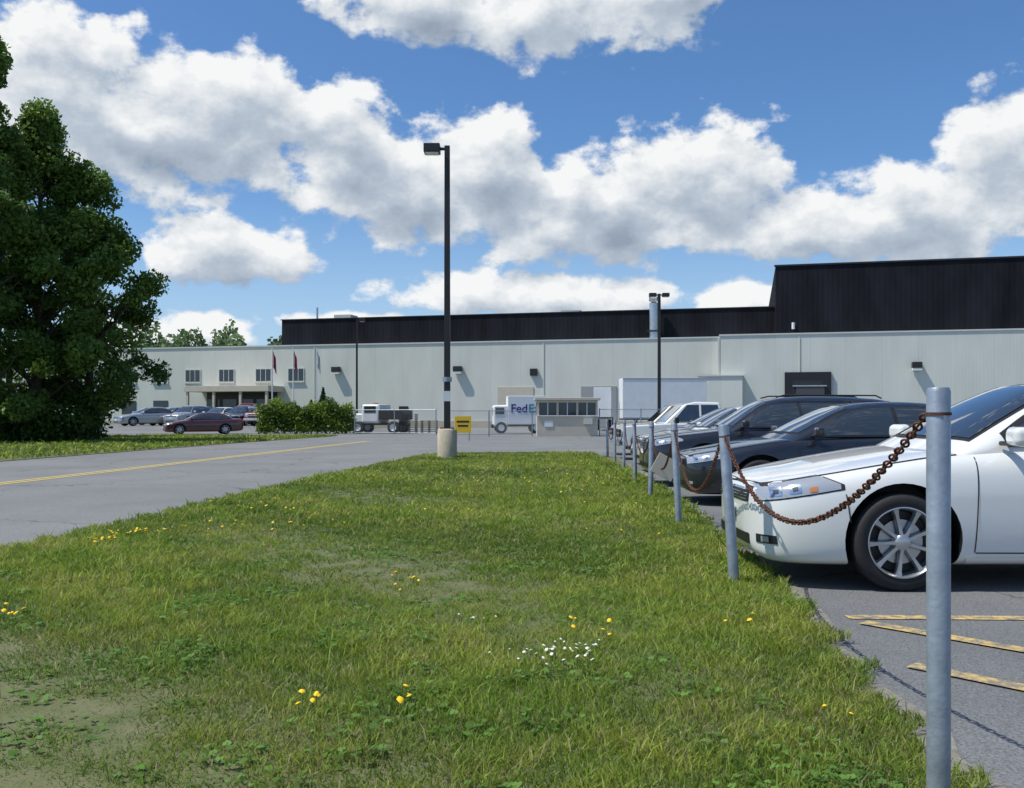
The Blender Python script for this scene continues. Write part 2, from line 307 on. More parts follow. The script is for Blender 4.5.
def grass(name,regions,fl,fr):
    AV=[];AT=[];AC=[];off=0
    for (y0,y1,den,h0,w0) in regions:
        a=min(fl(y0),fl(y1)); b=max(fr(y0),fr(y1)); n=int((y1-y0)*(b-a)*den)
        y=rng.uniform(y0,y1,n); x=rng.uniform(a,b,n); jit=.07*np.sin(y*9)+.05*np.sin(y*23)
        k=(x>fl(y)+jit)&(x<fr(y)+jit); x=x[k]; y=y[k]
        q=nz(x,y,.55); q2=nz(x+5,y-3,1.9); q3=nz(x*1.3-7,y+11,5.5)
        soil=np.exp(-(((x+1.65)/.34)**2+((y-3.75)/.20)**2))
        soil=soil*np.clip(.6+.6*q3+.35*nz(x+3,y,13),0,1.)
        keep=rng.random(len(x))<np.clip(1.3+.15*q+.22*q3-.8*soil,.3,1)
        x,y,q,q2,q3,soil=x[keep],y[keep],q[keep],q2[keep],q3[keep],soil[keep]; n=len(x)
        h=h0*rng.uniform(.45,1.15,n)*(1+.38*q+.40*q3)*(1-.5*np.clip(soil,0,1)); tall=rng.random(n)<.014; h=np.where(tall,h*2.,h)
        w=w0*rng.uniform(.6,1.4,n); V,T=blades(x,y,h,w,np.full(n,.03))
        c=np.array([.19,.30,.034])[None]*np.ones((n,1)); 
        yel=np.clip(.55+.75*q2+.35*q3,0,1)[:,None]; c=c*(1-yel)+np.array([.34,.40,.06])*yel
        dk=np.clip(.38-.95*q-.45*q3,0,1)[:,None]; c=c*(1-dk*.7)+np.array([.07,.15,.022])*dk*.7
        dry=(rng.random(n)<(.07+.25*np.clip(soil,0,1)+.14*np.clip(q2,0,1)))[:,None]; c=np.where(dry,np.array([.40,.34,.17]),c)
        c=c*rng.uniform(.6,1.3,(n,1)); c=np.clip(c,0,.55)
        AV.append(V);AT.append(T+off);AC.append(np.repeat(c,5,0)); off+=len(V)
    return fastmesh(name,np.concatenate(AV),np.concatenate(AT),M_grass,np.concatenate(AC))
grass('grass',[(2.2,4.2,9500,.055,.0048),(4.2,6.5,7000,.06,.0055),(6.5,10,3800,.065,.009),(10,16,1700,.07,.014),(16,29.9,650,.08,.024)],xl,xr)
grass('grass.001',[(14,30,50,.12,.05),(30,56,60,.13,.07)],lambda y:-34+0*np.asarray(y,float),lambda y:xe(y)-.05)
def clover():
    V=[];T=[];C=[]
    for _ in range(170):
        y=rng.uniform(2.4,9); x=rng.uniform(xl(y)+.1,xr(y)-.1); rad=rng.uniform(.06,.26)
        for _ in range(int(50*rad/.15)):
            a=rng.uniform(0,6.28); r=rad*math.sqrt(rng.random()); px,py=x+r*math.cos(a),y+r*math.sin(a); z=.035+rng.uniform(.005,.045); s=rng.uniform(.005,.011)
            tx,ty=rng.uniform(-.6,.6,2); cc=np.array([.13,.25,.045])*rng.uniform(.6,1.4)
            for j in range(3):
                b=a+j*2.09; cx,cy=px+math.cos(b)*s*.9,py+math.sin(b)*s*.9; o=len(V)
                for q in range(4):
                    t=b+q*1.5708; vx,vy=math.cos(t)*s,math.sin(t)*s; V.append((cx+vx,cy+vy,z+vx*tx+vy*ty)); C.append(cc)
                T.append((o,o+1,o+2,o+3))
    fastmesh('clover_plants',V,T,M_grass,np.array(C))
clover()
def flowers(name,cl,col,r,hz,parts=1):
    V=[];F=[];I=[]
    m1=mat(name+'_petals',col,.7,var=.1); m2=mat(name+'_stem',(.08,.16,.03),.8)
    for (x,y,sp,n) in cl:
        for _ in range(n):
            px=x+rng.normal()*sp; py=y+rng.normal()*sp*1.1; z=hz*rng.uniform(.8,1.25); rr=r*rng.uniform(.6,1.15); k=9; o=len(V)
            tx,ty=rng.uniform(-.5,.5,2)
            for ring,(f,dz) in enumerate(((.35,-.45),(1,0),(.75,.35),(.3,.5))):
                for q in range(k):
                    t=6.283*q/k; ff=f*(1+.15*(q%2)); V.append((px+math.cos(t)*rr*ff,py+math.sin(t)*rr*ff,z+dz*rr+rr*ff*(tx*math.cos(t)+ty*math.sin(t))))
            for ring in range(3):
                for q in range(k): F.append((o+ring*k+q,o+ring*k+(q+1)%k,o+ring*k+k+(q+1)%k,o+ring*k+k+q)); I.append(0)
            F.append(tuple(o+3*k+q for q in range(k))); I.append(0)
            v,f=tube_data([(px,py,.03),(px,py,z)],[.0015,.0015],4,False); o=len(V); V+=v; F+=[tuple(i+o for i in q) for q in f]; I+=[1]*len(f)
    mesh(name,V,F,[m1,m2],I)
flowers('dandelions',[(-3.73,8.6,.10,12),(-3.5,9.2,.12,12),(-3.75,9.0,.12,9),(-3.0,9.5,.25,10),(-2.2,9.8,.3,8),(-2.6,11,.4,9),(-.77,6.55,.09,4),(-.7,6.3,.1,3),(-2.84,5.33,.08,9),(-.79,3.73,.05,5),(-.42,3.75,.035,4),(.42,5.16,.09,4),(.45,4.75,.07,2),
  (-1.6,14,.4,7),(-.2,16,.5,8),(-.8,19,.8,14),(-3.2,12.3,.4,10),(-.6,11,.2,5),(.9,9,.3,4),(1.3,3.5,.1,2),(1.2,5.2,.2,3),(.5,13,.6,7),(1.2,18,.6,9),(-2,23,.7,10)],(.85,.55,.01),.0140,.095)
flowers('white_clover_flowers',[(.33,4.58,.10,26),(.2,4.45,.12,8),(-.15,5.28,.06,6),(.05,4.5,.05,4)],(.72,.73,.60),.009,.085)
# ------------------------------------------------------------------ trees
def tree(name,x,y,h,R,nleaf,zlow=.12,ls=.13,tint=(.055,.115,.02),light=(.17,.27,.045),conic=.5,clumps=90,seed=1):
    r=np.random.default_rng(seed); root=empty(name,(x,y,0))
    lean=r.uniform(-.3,.3,2); tp=[(0,0,-.1),(lean[0]*.3,lean[1]*.3,h*.3),(lean[0]*.8,lean[1]*.8,h*.6),(lean[0],lean[1],h*.93)]
    wood=[(tp,[.018*h,.013*h,.008*h,.02])]
    cc=[];cr=[]
    def prof(f): return (math.sin(math.pi*min(1,(f*.88+.12))**.75))**.6*(1-conic*f**2)
    while len(cc)<clumps:
        f=r.random()**.9; z=h*(zlow+(1-zlow-.03)*f); rad=R*prof(f)*(.35+.65*math.sqrt(r.random()))*r.uniform(.8,1.2); a=r.uniform(0,6.283)
        cc.append((math.cos(a)*rad+lean[0]*f,math.sin(a)*rad+lean[1]*f,z)); cr.append(r.uniform(.35,.95)*R*.25)
    for k in range(6):
        cc.append((lean[0]+r.normal()*.3,lean[1]+r.normal()*.3,h*(.9+.1*k/6))); cr.append(R*(.17-.018*k))
    cc=np.array(cc);cr=np.array(cr)
    for i in range(0,len(cc),2):
        c=cc[i]; z0=max(h*.1,c[2]-np.hypot(c[0],c[1])*.7-.5); b=(lean[0]*z0/h,lean[1]*z0/h,z0)
        mid=tuple((np.array(b)*.45+c*.55)+np.array([0,0,-.15])); wood.append(([b,mid,tuple(c)],[.006*h*(1-z0/h)+.03,.03,.01]))
    tubes('trunk_and_limbs',wood,M_bark,root,6)
    wgt=cr**2; wgt/=wgt.sum(); ci=r.choice(len(cc),nleaf,p=wgt)
    d=r.normal(size=(nleaf,3)); d/=np.linalg.norm(d,axis=1)[:,None]; rad=cr[ci]*(.3+1.1*r.random(nleaf)**.7)
    P=cc[ci]+d*rad[:,None]*np.array([1,1,.8]); P[:,2]=np.maximum(P[:,2],.15)
    a=r.normal(size=(nleaf,3)); a/=np.linalg.norm(a,axis=1)[:,None]; b=np.cross(a,r.normal(size=(nleaf,3))); b/=np.linalg.norm(b,axis=1)[:,None]
    s=(ls*r.uniform(.5,1.25,nleaf))[:,None]
    V=np.stack([P-a*s,P-b*s*.5,P+a*s,P+b*s*.5],1).reshape(-1,3); T=np.arange(nleaf*4).reshape(-1,4)
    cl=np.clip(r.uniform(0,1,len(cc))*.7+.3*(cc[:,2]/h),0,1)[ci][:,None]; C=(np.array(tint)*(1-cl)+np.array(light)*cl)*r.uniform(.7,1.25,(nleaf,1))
    fastmesh('leaves',V,T,M_leaf,np.repeat(C,4,0),root); return root
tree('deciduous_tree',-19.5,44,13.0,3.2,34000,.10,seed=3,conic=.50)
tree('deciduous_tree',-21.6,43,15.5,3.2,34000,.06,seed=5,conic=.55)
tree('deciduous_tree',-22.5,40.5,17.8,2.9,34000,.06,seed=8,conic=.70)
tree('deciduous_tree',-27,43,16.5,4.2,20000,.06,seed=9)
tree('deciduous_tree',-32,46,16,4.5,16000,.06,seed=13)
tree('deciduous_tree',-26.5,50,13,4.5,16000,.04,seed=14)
def leafbox(name,mn,mx,n,ls,tint,light,seed=2,parent=None):
    r=np.random.default_rng(seed); mn=np.array(mn);mx=np.array(mx); P=r.uniform(mn,mx,(n,3)); P+=r.normal(size=(n,3))*.12
    P[:,2]=mn[2]+(P[:,2]-mn[2])*(1+.12*np.sin(P[:,0]*1.9)+.08*np.sin(P[:,0]*5.1+1)); P[:,2]=np.maximum(P[:,2],.05)
    a=r.normal(size=(n,3)); a/=np.linalg.norm(a,axis=1)[:,None]; b=np.cross(a,r.normal(size=(n,3))); b/=np.linalg.norm(b,axis=1)[:,None]; s=(ls*r.uniform(.5,1.3,n))[:,None]
    V=np.stack([P-a*s,P-b*s*.6,P+a*s,P+b*s*.6],1).reshape(-1,3)
    cl=np.clip(.5+.5*np.sin(P[:,0]*2.7+P[:,2]*3)+r.normal(size=n)*.2,0,1)[:,None]; C=np.array(tint)*(1-cl)+np.array(light)*cl
    return fastmesh(name,V,np.arange(n*4).reshape(-1,4),M_leaf,np.repeat(C,4,0),parent)
leafbox('undergrowth',(-34,42,0),(-19.0,45,1.3),26000,.11,(.04,.08,.015),(.10,.17,.03),4)
leafbox('hedge',(-17.0,63.3,.2),(-10.7,64.3,1.98),12000,.1,(.08,.15,.025),(.21,.30,.045),5)
def belt():
    r=np.random.default_rng(21); V=[];C=[]
    for i in range(75):
        x=-150+i*3.3+r.uniform(-2,2); y=150+r.uniform(-8,20); h=r.uniform(9,12.0); R=r.uniform(3,4.6); n=1800 if -75<x<-25 else 400
        if -62<x<-36: h=r.uniform(13.2,16.4); R=r.uniform(2.6,4.2)
        d=r.normal(size=(n,3)); d/=np.linalg.norm(d,axis=1)[:,None]; lob=1+.22*np.sin(d[:,0]*6+i)*np.cos(d[:,2]*7+i)
        P=np.array([x,y,h*.58])+d*np.array([R,R,h*.44])*(r.random((n,1))**.3)*lob[:,None]
        a=r.normal(size=(n,3)); a/=np.linalg.norm(a,axis=1)[:,None]; b=np.cross(a,r.normal(size=(n,3))); b/=np.linalg.norm(b,axis=1)[:,None]; s=(.42*r.uniform(.5,1.2,n))[:,None]
        V.append(np.stack([P-a*s,P-b*s*.7,P+a*s,P+b*s*.7],1).reshape(-1,3)); C.append(np.repeat(np.array([.15,.22,.09])*r.uniform(.7,1.35)*r.uniform(.8,1.2,(n,1)),4,0))
    V=np.concatenate(V); fastmesh('distant_trees',V,np.arange(len(V)).reshape(-1,4),M_leaf,np.concatenate(C))
belt()
# ------------------------------------------------------------------ factory building
A=-math.atan(.25); B=empty('factory_building',(0,95,0),A)
def bb(name,s0,s1,z0,z1,y0,y1,m,bev=0): return box(name,((s0+s1)/2,(y0+y1)/2,(z0+z1)/2),(s1-s0,y1-y0,z1-z0),m,B,bev)
bb('main_wall_block',-62,20.3,0,8.6,0,60,M_wall)
bb('right_wall_block',20.302,80,0,8.75,-.45,60,M_wall2)
bb('roof_cap_left',-62.1,20.29,8.602,8.74,-.08,.3,M_trim); bb('roof_cap_right',20.25,80.1,8.752,8.89,-.53,-.15,M_trim)
bb('black_upper_band',-26.3,25.39,8.75,11.6,2,58,M_black); bb('black_band_cap',-26.4,25.38,11.602,11.70,1.9,2.3,M_dark)
bb('black_upper_block',25.4,80,8.895,15.2,.2,58,M_black); bb('black_block_cap',25.3,80.1,15.202,15.35,.1,.5,M_dark)
bb('base_plinth',-62,20.2,0,.7,-.06,-.003,M_conc); bb('corner_trim',20.12,20.3,.7,8.6,-.5,-.003,M_trim)
for i,s in enumerate((-21.5,3.2,27.5,52)):
    o=-.0 if s<20.3 else -.45
    bb('downpipe_%d'%i,s,s+.08,.2,8.5,o-.06,o-.005,M_wall)
for i,s in enumerate((-47.8,-43.9,-39.9,-35.9,-31.8,-27.4,-23.6)):
    bb('window_frame_%d'%i,s-.95,s+.95,4.85,6.3,-.07,-.005,M_wall); bb('window_glass_%d'%i,s-.85,s+.85,4.95,6.2,-.09,-.072,M_winglass)
    for k in (-.3,.3): bb('mullion_%d'%i,s+k-.03,s+k+.03,4.95,6.2,-.11,-.092,M_trim)
    bb('window_sill_%d'%i,s-1.0,s+1.0,4.74,4.848,-.16,-.005,M_trim)
    if s<-36: bb('low_window_%d'%i,s-.9,s+.9,1.4,2.9,-.06,-.005,M_winglass)
bb('entry_canopy',-34.8,-25,3.75,4.35,-3.4,-.005,M_cream,.02); bb('entry_recess',-34,-25.8,.1,3.745,-.35,-.005,M_dark)
for i,s in enumerate((-33.2,-31.2,-29.2,-27.2)): bb('entry_glass_%d'%i,s-.8,s+.8,.3,3.0,-.40,-.353,M_winglass)
for i,s in enumerate((-34.5,-31.4,-28.3,-25.3)): bb('canopy_post_%d'%i,s-.12,s+.12,0,3.745,-3.3,-3.06,M_cream)
for i,(s,z,o) in enumerate(((-18.9,6.0,0),(-5.6,5.9,0),(37.6,5.7,-.45),(-45,6.9,0))):
    b=bb('wall_light_%d'%i,s-.42,s+.42,z-.2,z+.35,o-.62,o-.01,M_dark,.05)
    bb('wall_light_lens_%d'%i,s-.40,s+.40,z-.42,z-.202,o-.58,o-.1,M_white)
bb('dock_seal',26.2,30.3,.9,5.25,-.72,-.453,M_blk); bb('dock_door',26.9,29.6,1.2,4.5,-.76,-.722,mat('dock_door',(.02,.02,.023),.6,var=.2)); bb('dock_box',27.2,29.7,1.3,3.9,-.9,-.762,mat('grey_leveler',(.06,.062,.065),.6)); bb('dock_rail',26.9,29.9,3.92,4.02,-.95,-.762,M_silv)
bb('lower_annex',18.4,22.4,0,4.9,-1.6,-.46,M_wall2); bb('lower_annex_cap',18.3,22.5,4.902,5.02,-1.7,-.46,M_trim)
bb('man_door',33.5,34.5,.1,2.25,-.5,-.452,M_trim); bb('man_door',-12,-11,.1,2.2,-.06,-.003,M_dark); bb('overhead_door',-1.5,2.2,.05,4.1,-.07,-.003,M_cream); bb('overhead_door',7,10.5,.05,4.1,-.07,-.003,mat('grey_door',(.3,.31,.31),.6))
bb('small_vent',1.9,2.6,5.2,5.9,-.3,-.003,M_dark)
v=tube('roof_duct',[(14,1.1,8.7),(14,1.1,12.2),(14,1.1,12.5),(14,.7,12.9)],[.45,.45,.5,.42],M_silv,B,20)
bb('duct_bracket',13.4,14.6,9.4,9.55,.6,2,M_dark); bb('roof_unit',-22,-20,11.76,12.5,6,8,M_trim); tube('roof_pipe',[(-22.6,3,11.6),(-22.6,3,13)],.12,M_silv,B); bb('roof_unit',4,6,11.76,12.2,5,7,M_trim)
tube('roof_pipe',[(27,.0,9.3),(27,.0,9.9)],.15,M_white,B)
# ------------------------------------------------------------------ street lamps
def lamp(name,x,y,h,w,heads,base=True,bh=.85,bw=.27):
    r=empty(name,(x,y,0))
    if base: tube('concrete_base',[(0,0,-.05),(0,0,bh-.04),(0,0,bh)],[bw,bw,bw-.04],M_conc,r,24)
    else: bh=0.02
    V,F=tube_data([(0,0,bh+.001),(0,0,h-.05)],[w*.72,w*.60],4); o=mesh('pole',V,F,M_dark,parent=r); o.rotation_euler=(0,0,math.radians(45))
    box('base_plate',(0,0,bh+.015),(.36,.36,.03),M_dark,r)
    for i,sx in enumerate(heads):
        box('arm_%d'%i,(sx*.16,0,h-.13),(.22,.06,.07),M_dark,r); box('lamp_head_%d'%i,(sx*.42,0,h-.13),(.45,.40,.24),M_dark,r,.02); box('lens_%d'%i,(sx*.42,0,h-.26),(.36,.33,.012),M_white,r)
    return r
l1=lamp('street_lamp',-1.80,26.4,8.75,.17,[-1])
tube('strap',[(0,0,2.15),(0,0,2.28)],.13,M_galv,l1,16); box('notice_plate',(0,-.14,1.75),(.2,.01,.28),M_white,l1)
lamp('street_lamp',9.45,61,9.1,.2,[-1,1]); lamp('street_lamp',-12.9,79,9.3,.16,[1]); 
s=empty('yellow_sign',(-2.35,45.5,0)); box('panel',(0,0,.80),(.80,.03,.80),M_ylw,s,.01); box('lettering',(0,-.018,.93),(.6,.004,.09),M_blk,s); box('lettering',(0,-.018,.73),(.5,.004,.09),M_blk,s)
tube('sign_leg',[(-.3,.03,0),(-.3,.03,1.2)],.025,M_galv,s); tube('sign_leg',[(.3,.03,0),(.3,.03,1.2)],.025,M_galv,s)
# ------------------------------------------------------------------ chain-link fence and gates
def fence(name,a,b,h,sp=2.6,step=.16,rail=True):
    a=Vector((*a,0));b=Vector((*b,0)); r=empty(name,a); d=b-a; Lh=d.length; u=d/Lh; lst=[]; n=max(1,round(Lh/sp))
    for i in range(n+1): p=u*(Lh*i/n); lst.append(([p,p+Vector((0,0,h+.05))],.035))
    lst.append(([Vector((0,0,h)),u*Lh+Vector((0,0,h))],.022)); lst.append(([Vector((0,0,.12)),u*Lh+Vector((0,0,.12))],.015))
    tubes('posts_and_rails',lst,M_galv,r,6); w=[]
    t=-h
    while t<Lh:
        for sgn in (1,-1):
            t0,t1=(t,t+h) if sgn==1 else (t+h,t); z0,z1=.1,h
            pa=[t0,z0];pb=[t1,z1]
            def cl(p,q):
                if p[0]<0: k=(0-p[0])/(q[0]-p[0]); return [0,p[1]+(q[1]-p[1])*k]
                if p[0]>Lh: k=(Lh-p[0])/(q[0]-p[0]); return [Lh,p[1]+(q[1]-p[1])*k]
                return p
            A1=cl(pa,pb);B1=cl(pb,pa); w.append(([u*A1[0]+Vector((0,0,A1[1])),u*B1[0]+Vector((0,0,B1[1]))],.0035))
        t+=step
    tubes('wire_mesh',w,M_galv,r,3); return r
fence('chain_link_fence',(-10.4,62.8),(-4.8,60),1.6); fence('chain_link_gate',(-3.9,55),(1.2,56.5),1.5); fence('chain_link_fence',(5.2,56.5),(20,56.5),1.6)
g_=empty('gatehouse',(3.25,57,0)); box('lower_wall',(0,0,.6),(3.55,2.6,1.2),M_cream,g_)
for x in (-1.72,-.58,.58,1.72): box('corner_post',(x,-1.24,1.6),(.12,.1,.79),M_cream,g_); box('corner_post',(x,1.24,1.6),(.12,.1,.79),M_cream,g_)
box('window_band',(0,0,1.6),(3.42,2.42,.78),M_winglass,g_); box('upper_wall',(0,0,2.05),(3.55,2.6,.12),M_cream,g_); box('roof',(0,0,2.2),(3.85,2.9,.16),M_cream,g_,.02); box('sill',(0,-1.33,1.22),(3.6,.08,.05),M_white,g_)
for x in (-1.15,0,1.15): box('mullion',(x,-1.225,1.6),(.05,.03,.78),M_white,g_)
box('notice',(-1.1,-1.315,.75),(.5,.02,.35),M_white,g_); box('ac_unit',(1.2,-1.43,.9),(.5,.24,.35),M_trim,g_)
def cloth(col): return mat('flag_cloth',col,.8,var=.1)
for x,c in ((-21.7,(.35,.05,.07)),(-19.8,(.40,.07,.10)),(-17.7,(.6,.6,.6))):
    f=empty('flagpole',(x,86,0)); tube('pole',[(0,0,0),(0,0,7.4)],[.07,.04],M_white,f)
    V=[];F=[]
    for i in range(7):
        for j in range(9): V.append((.06+i*.05,.1*math.sin(i*1.9+j*.3),7.1-j*.17-i*.13))
    for i in range(6):
        for j in range(8): k=i*9+j; F.append((k,k+1,k+10,k+9))
    mesh('flag',V,F,cloth(c),smooth=True,parent=f)
def conifer(x,y,h,R,seed):
    r=np.random.default_rng(seed); root=empty('small_conifer',(x,y,0)); tube('trunk',[(0,0,0),(0,0,h*.95)],[.1,.02],M_bark,root)
    n=2500; f=r.random(n)**.7; rad=R*(f)*r.uniform(.5,1,n); a=r.uniform(0,6.28,n); P=np.stack([rad*np.cos(a),rad*np.sin(a),h*(1-f)+.1-rad*.2],1); P[:,2]=np.maximum(P[:,2],.1)
    a=r.normal(size=(n,3)); a/=np.linalg.norm(a,axis=1)[:,None]; b=np.cross(a,r.normal(size=(n,3))); b/=np.linalg.norm(b,axis=1)[:,None]; s=(.13*r.uniform(.5,1.3,n))[:,None]
    V=np.stack([P-a*s,P-b*s*.5,P+a*s,P+b*s*.5],1).reshape(-1,3); fastmesh('needles',V,np.arange(n*4).reshape(-1,4),M_leaf,np.repeat(np.array([.03,.07,.025])*r.uniform(.6,1.4,(n,1)),4,0),root)
conifer(-16.7,84,3.6,1.1,1); conifer(-18.6,88,2.6,.9,2)
# ------------------------------------------------------------------ barrier posts + chain
PO=[(1.275,2.84,1.285,0,.034),(1.55,6.58,1.14,-.085,.036),(1.80,10.2,1.12,-.06,.036),(1.98,13.6,1.12,.02,.035),(2.22,17.1,1.12,-.02,.035),(2.42,20.6,1.12,.02,.035),(2.60,24.0,1.1,0,.035),(2.75,27.3,1.1,-.02,.035)]
tops=[]
for (x,y,h,ln,r) in PO:
    p=empty('bollard_post',(x,y,0)); tube('pipe',[(0,0,-.1),(ln,0,h-.012),(ln,0,h)],[r,r,r*.86],M_galv,p,28); tops.append(Vector((x+ln,y,h)))
    tube('chain_band',[(ln*(h-.09)/h,0,h-.083),(ln*(h-.07)/h,0,h-.074)],r+.003,M_rust,p,20)
def chain(i,a,b,sag,lo=False):
    n=400; P=[]
    for k in range(n+1):
        t=k/n; p=a.lerp(b,t); p.z-=sag*4*t*(1-t); P.append(p)
    Ls=[0]
    for k in range(n): Ls.append(Ls[-1]+(P[k+1]-P[k]).length)
    pitch=.031; cnt=int(Ls[-1]/pitch); V=[];F=[]; su,sv=(12,6) if not lo else (6,4)
    for q in range(cnt):
        d=pitch*(q+.5); k=min(int(np.searchsorted(Ls,d)),n); p=P[k]; tdir=(P[min(k+1,n)]-P[max(k-1,0)]).normalized()
        s=tdir.cross(Vector((0,0,1))).normalized(); u=tdir.cross(s); ang=(q%2)*math.pi/2+.5+.25*math.sin(q*1.3); sd=s*math.cos(ang)+u*math.sin(ang); nn=tdir.cross(sd); o=len(V)
        for a_ in range(su):
            t=2*math.pi*a_/su; cx=math.cos(t)*.0215; cy=math.sin(t)*.0125; cdir=(tdir*math.cos(t)+sd*math.sin(t))
            for b_ in range(sv):
                f=2*math.pi*b_/sv; V.append(p+tdir*cx+sd*cy+(cdir*math.cos(f)+nn*math.sin(f))*.0042)
        for a_ in range(su):
            for b_ in range(sv): F.append((o+a_*sv+b_,o+((a_+1)%su)*sv+b_,o+((a_+1)%su)*sv+(b_+1)%sv,o+a_*sv+(b_+1)%sv))
    mesh('barrier_chain',V,F,M_rust,smooth=True)
sags=[.45,.50,.5,.45,.5,.45,.45]
for i in range(len(tops)-1):
    a=tops[i]+Vector((-.02 if i==0 else 0,.036,-.08)); b=tops[i+1]+Vector((0,-.036,-.08)); chain(i,a,b,sags[i],i>1)
hs=empty('hanging_sign',(1.92,11.9,.66)); box('panel',(0,0,-.1),(.30,.012,.26),M_cream,hs,.004,ry=.5); tube('wire',[(0,0,.0),(0,0,.08)],.006,M_rust,hs)
# ------------------------------------------------------------------ cars
def carpaint(name,c,metal=0.,rough=.32): 
    return mat(name,c,rough,metal,coat=1.0)
SHZ=[0,.03,.08,.2,.42,.6,.70,.80,.87,.92,.955,.98,1.0]; SHW=[.86,.93,.965,.988,1,.998,.99,.972,.945,.905,.84,.70,.0]
shp=pchip(SHZ,SHW)
RZ=[0,.015,.03,.055,.08,.13,.2,.27,.34,.42,.5,.56,.6,.65,.70,.74,.77,.80,.835,.87,.895,.92,.94,.955,.97,.98]
SED=dict(L=5.0,W=.925,wb=(.96,3.80),r=.335,z0=.85,
 zb=([0,.02,.06,.14,.3,1,4.2,4.75,4.92,5.0],[.36,.27,.21,.175,.165,.17,.19,.24,.3,.42]),
 zt=([0,.015,.05,.12,.25,.5,.9,1.35,2.2,3.9,4.4,4.8,4.93,5.0],[.60,.655,.70,.735,.775,.825,.90,.965,1.0,1.03,1.06,1.05,.98,.80]),
 w=([0,.01,.03,.06,.11,.18,.28,.42,.65,1.0,2.5,3.9,4.5,4.75,4.88,4.96,5.0],[.34,.44,.54,.625,.705,.765,.815,.86,.897,.915,.925,.918,.88,.84,.78,.68,.5]),
 g=([1.05,1.33,1.68,1.98,2.2,2.5,2.9,3.3,3.65,4.0,4.35,4.6],[.86,1.005,1.19,1.335,1.42,1.468,1.485,1.472,1.42,1.28,1.09,.93]),
 ws=(1.40,2.18),rw=(3.74,4.34),side=(1.62,4.1),pil=(2.80,3.72),zw=1.0,ghw=.80,d0=1.46)
SUV=dict(L=4.75,W=.93,wb=(.93,3.65),r=.36,z0=.9,
 zb=([0,.02,.06,.14,.3,1,4.2,4.6,4.7,4.75],[.42,.33,.27,.23,.22,.22,.24,.28,.33,.4]),
 zt=([0,.015,.05,.12,.25,.5,.9,1.25,2.2,3.9,4.4,4.6,4.72,4.75],[.68,.76,.82,.86,.90,.94,.99,1.03,1.06,1.08,1.08,1.06,1.0,.9]),
 w=([0,.01,.03,.06,.11,.18,.28,.42,.65,1.0,2.5,3.9,4.4,4.6,4.7,4.75],[.42,.52,.62,.69,.76,.81,.85,.885,.91,.925,.93,.92,.89,.84,.78,.7]),
 g=([1.0,1.25,1.55,1.85,2.05,2.4,2.8,3.3,3.8,4.15,4.4,4.6,4.7],[.9,1.06,1.26,1.45,1.54,1.60,1.62,1.615,1.59,1.55,1.40,1.16,.95]),
 ws=(1.3,2.0),rw=(4.22,4.55),side=(1.5,4.25),pil=(2.55,3.5),zw=1.07,ghw=.82,d0=1.42)
def grid_patch(name,P,mat_,parent):
    nu=len(P);nv=len(P[0]);V=[p for r in P for p in r];F=[]
    for i in range(nu-1):
        for j in range(nv-1): k=i*nv+j; F.append((k,k+1,k+nv+1,k+nv))
    return mesh(name,V,F,mat_,smooth=True,parent=parent)
import bmesh
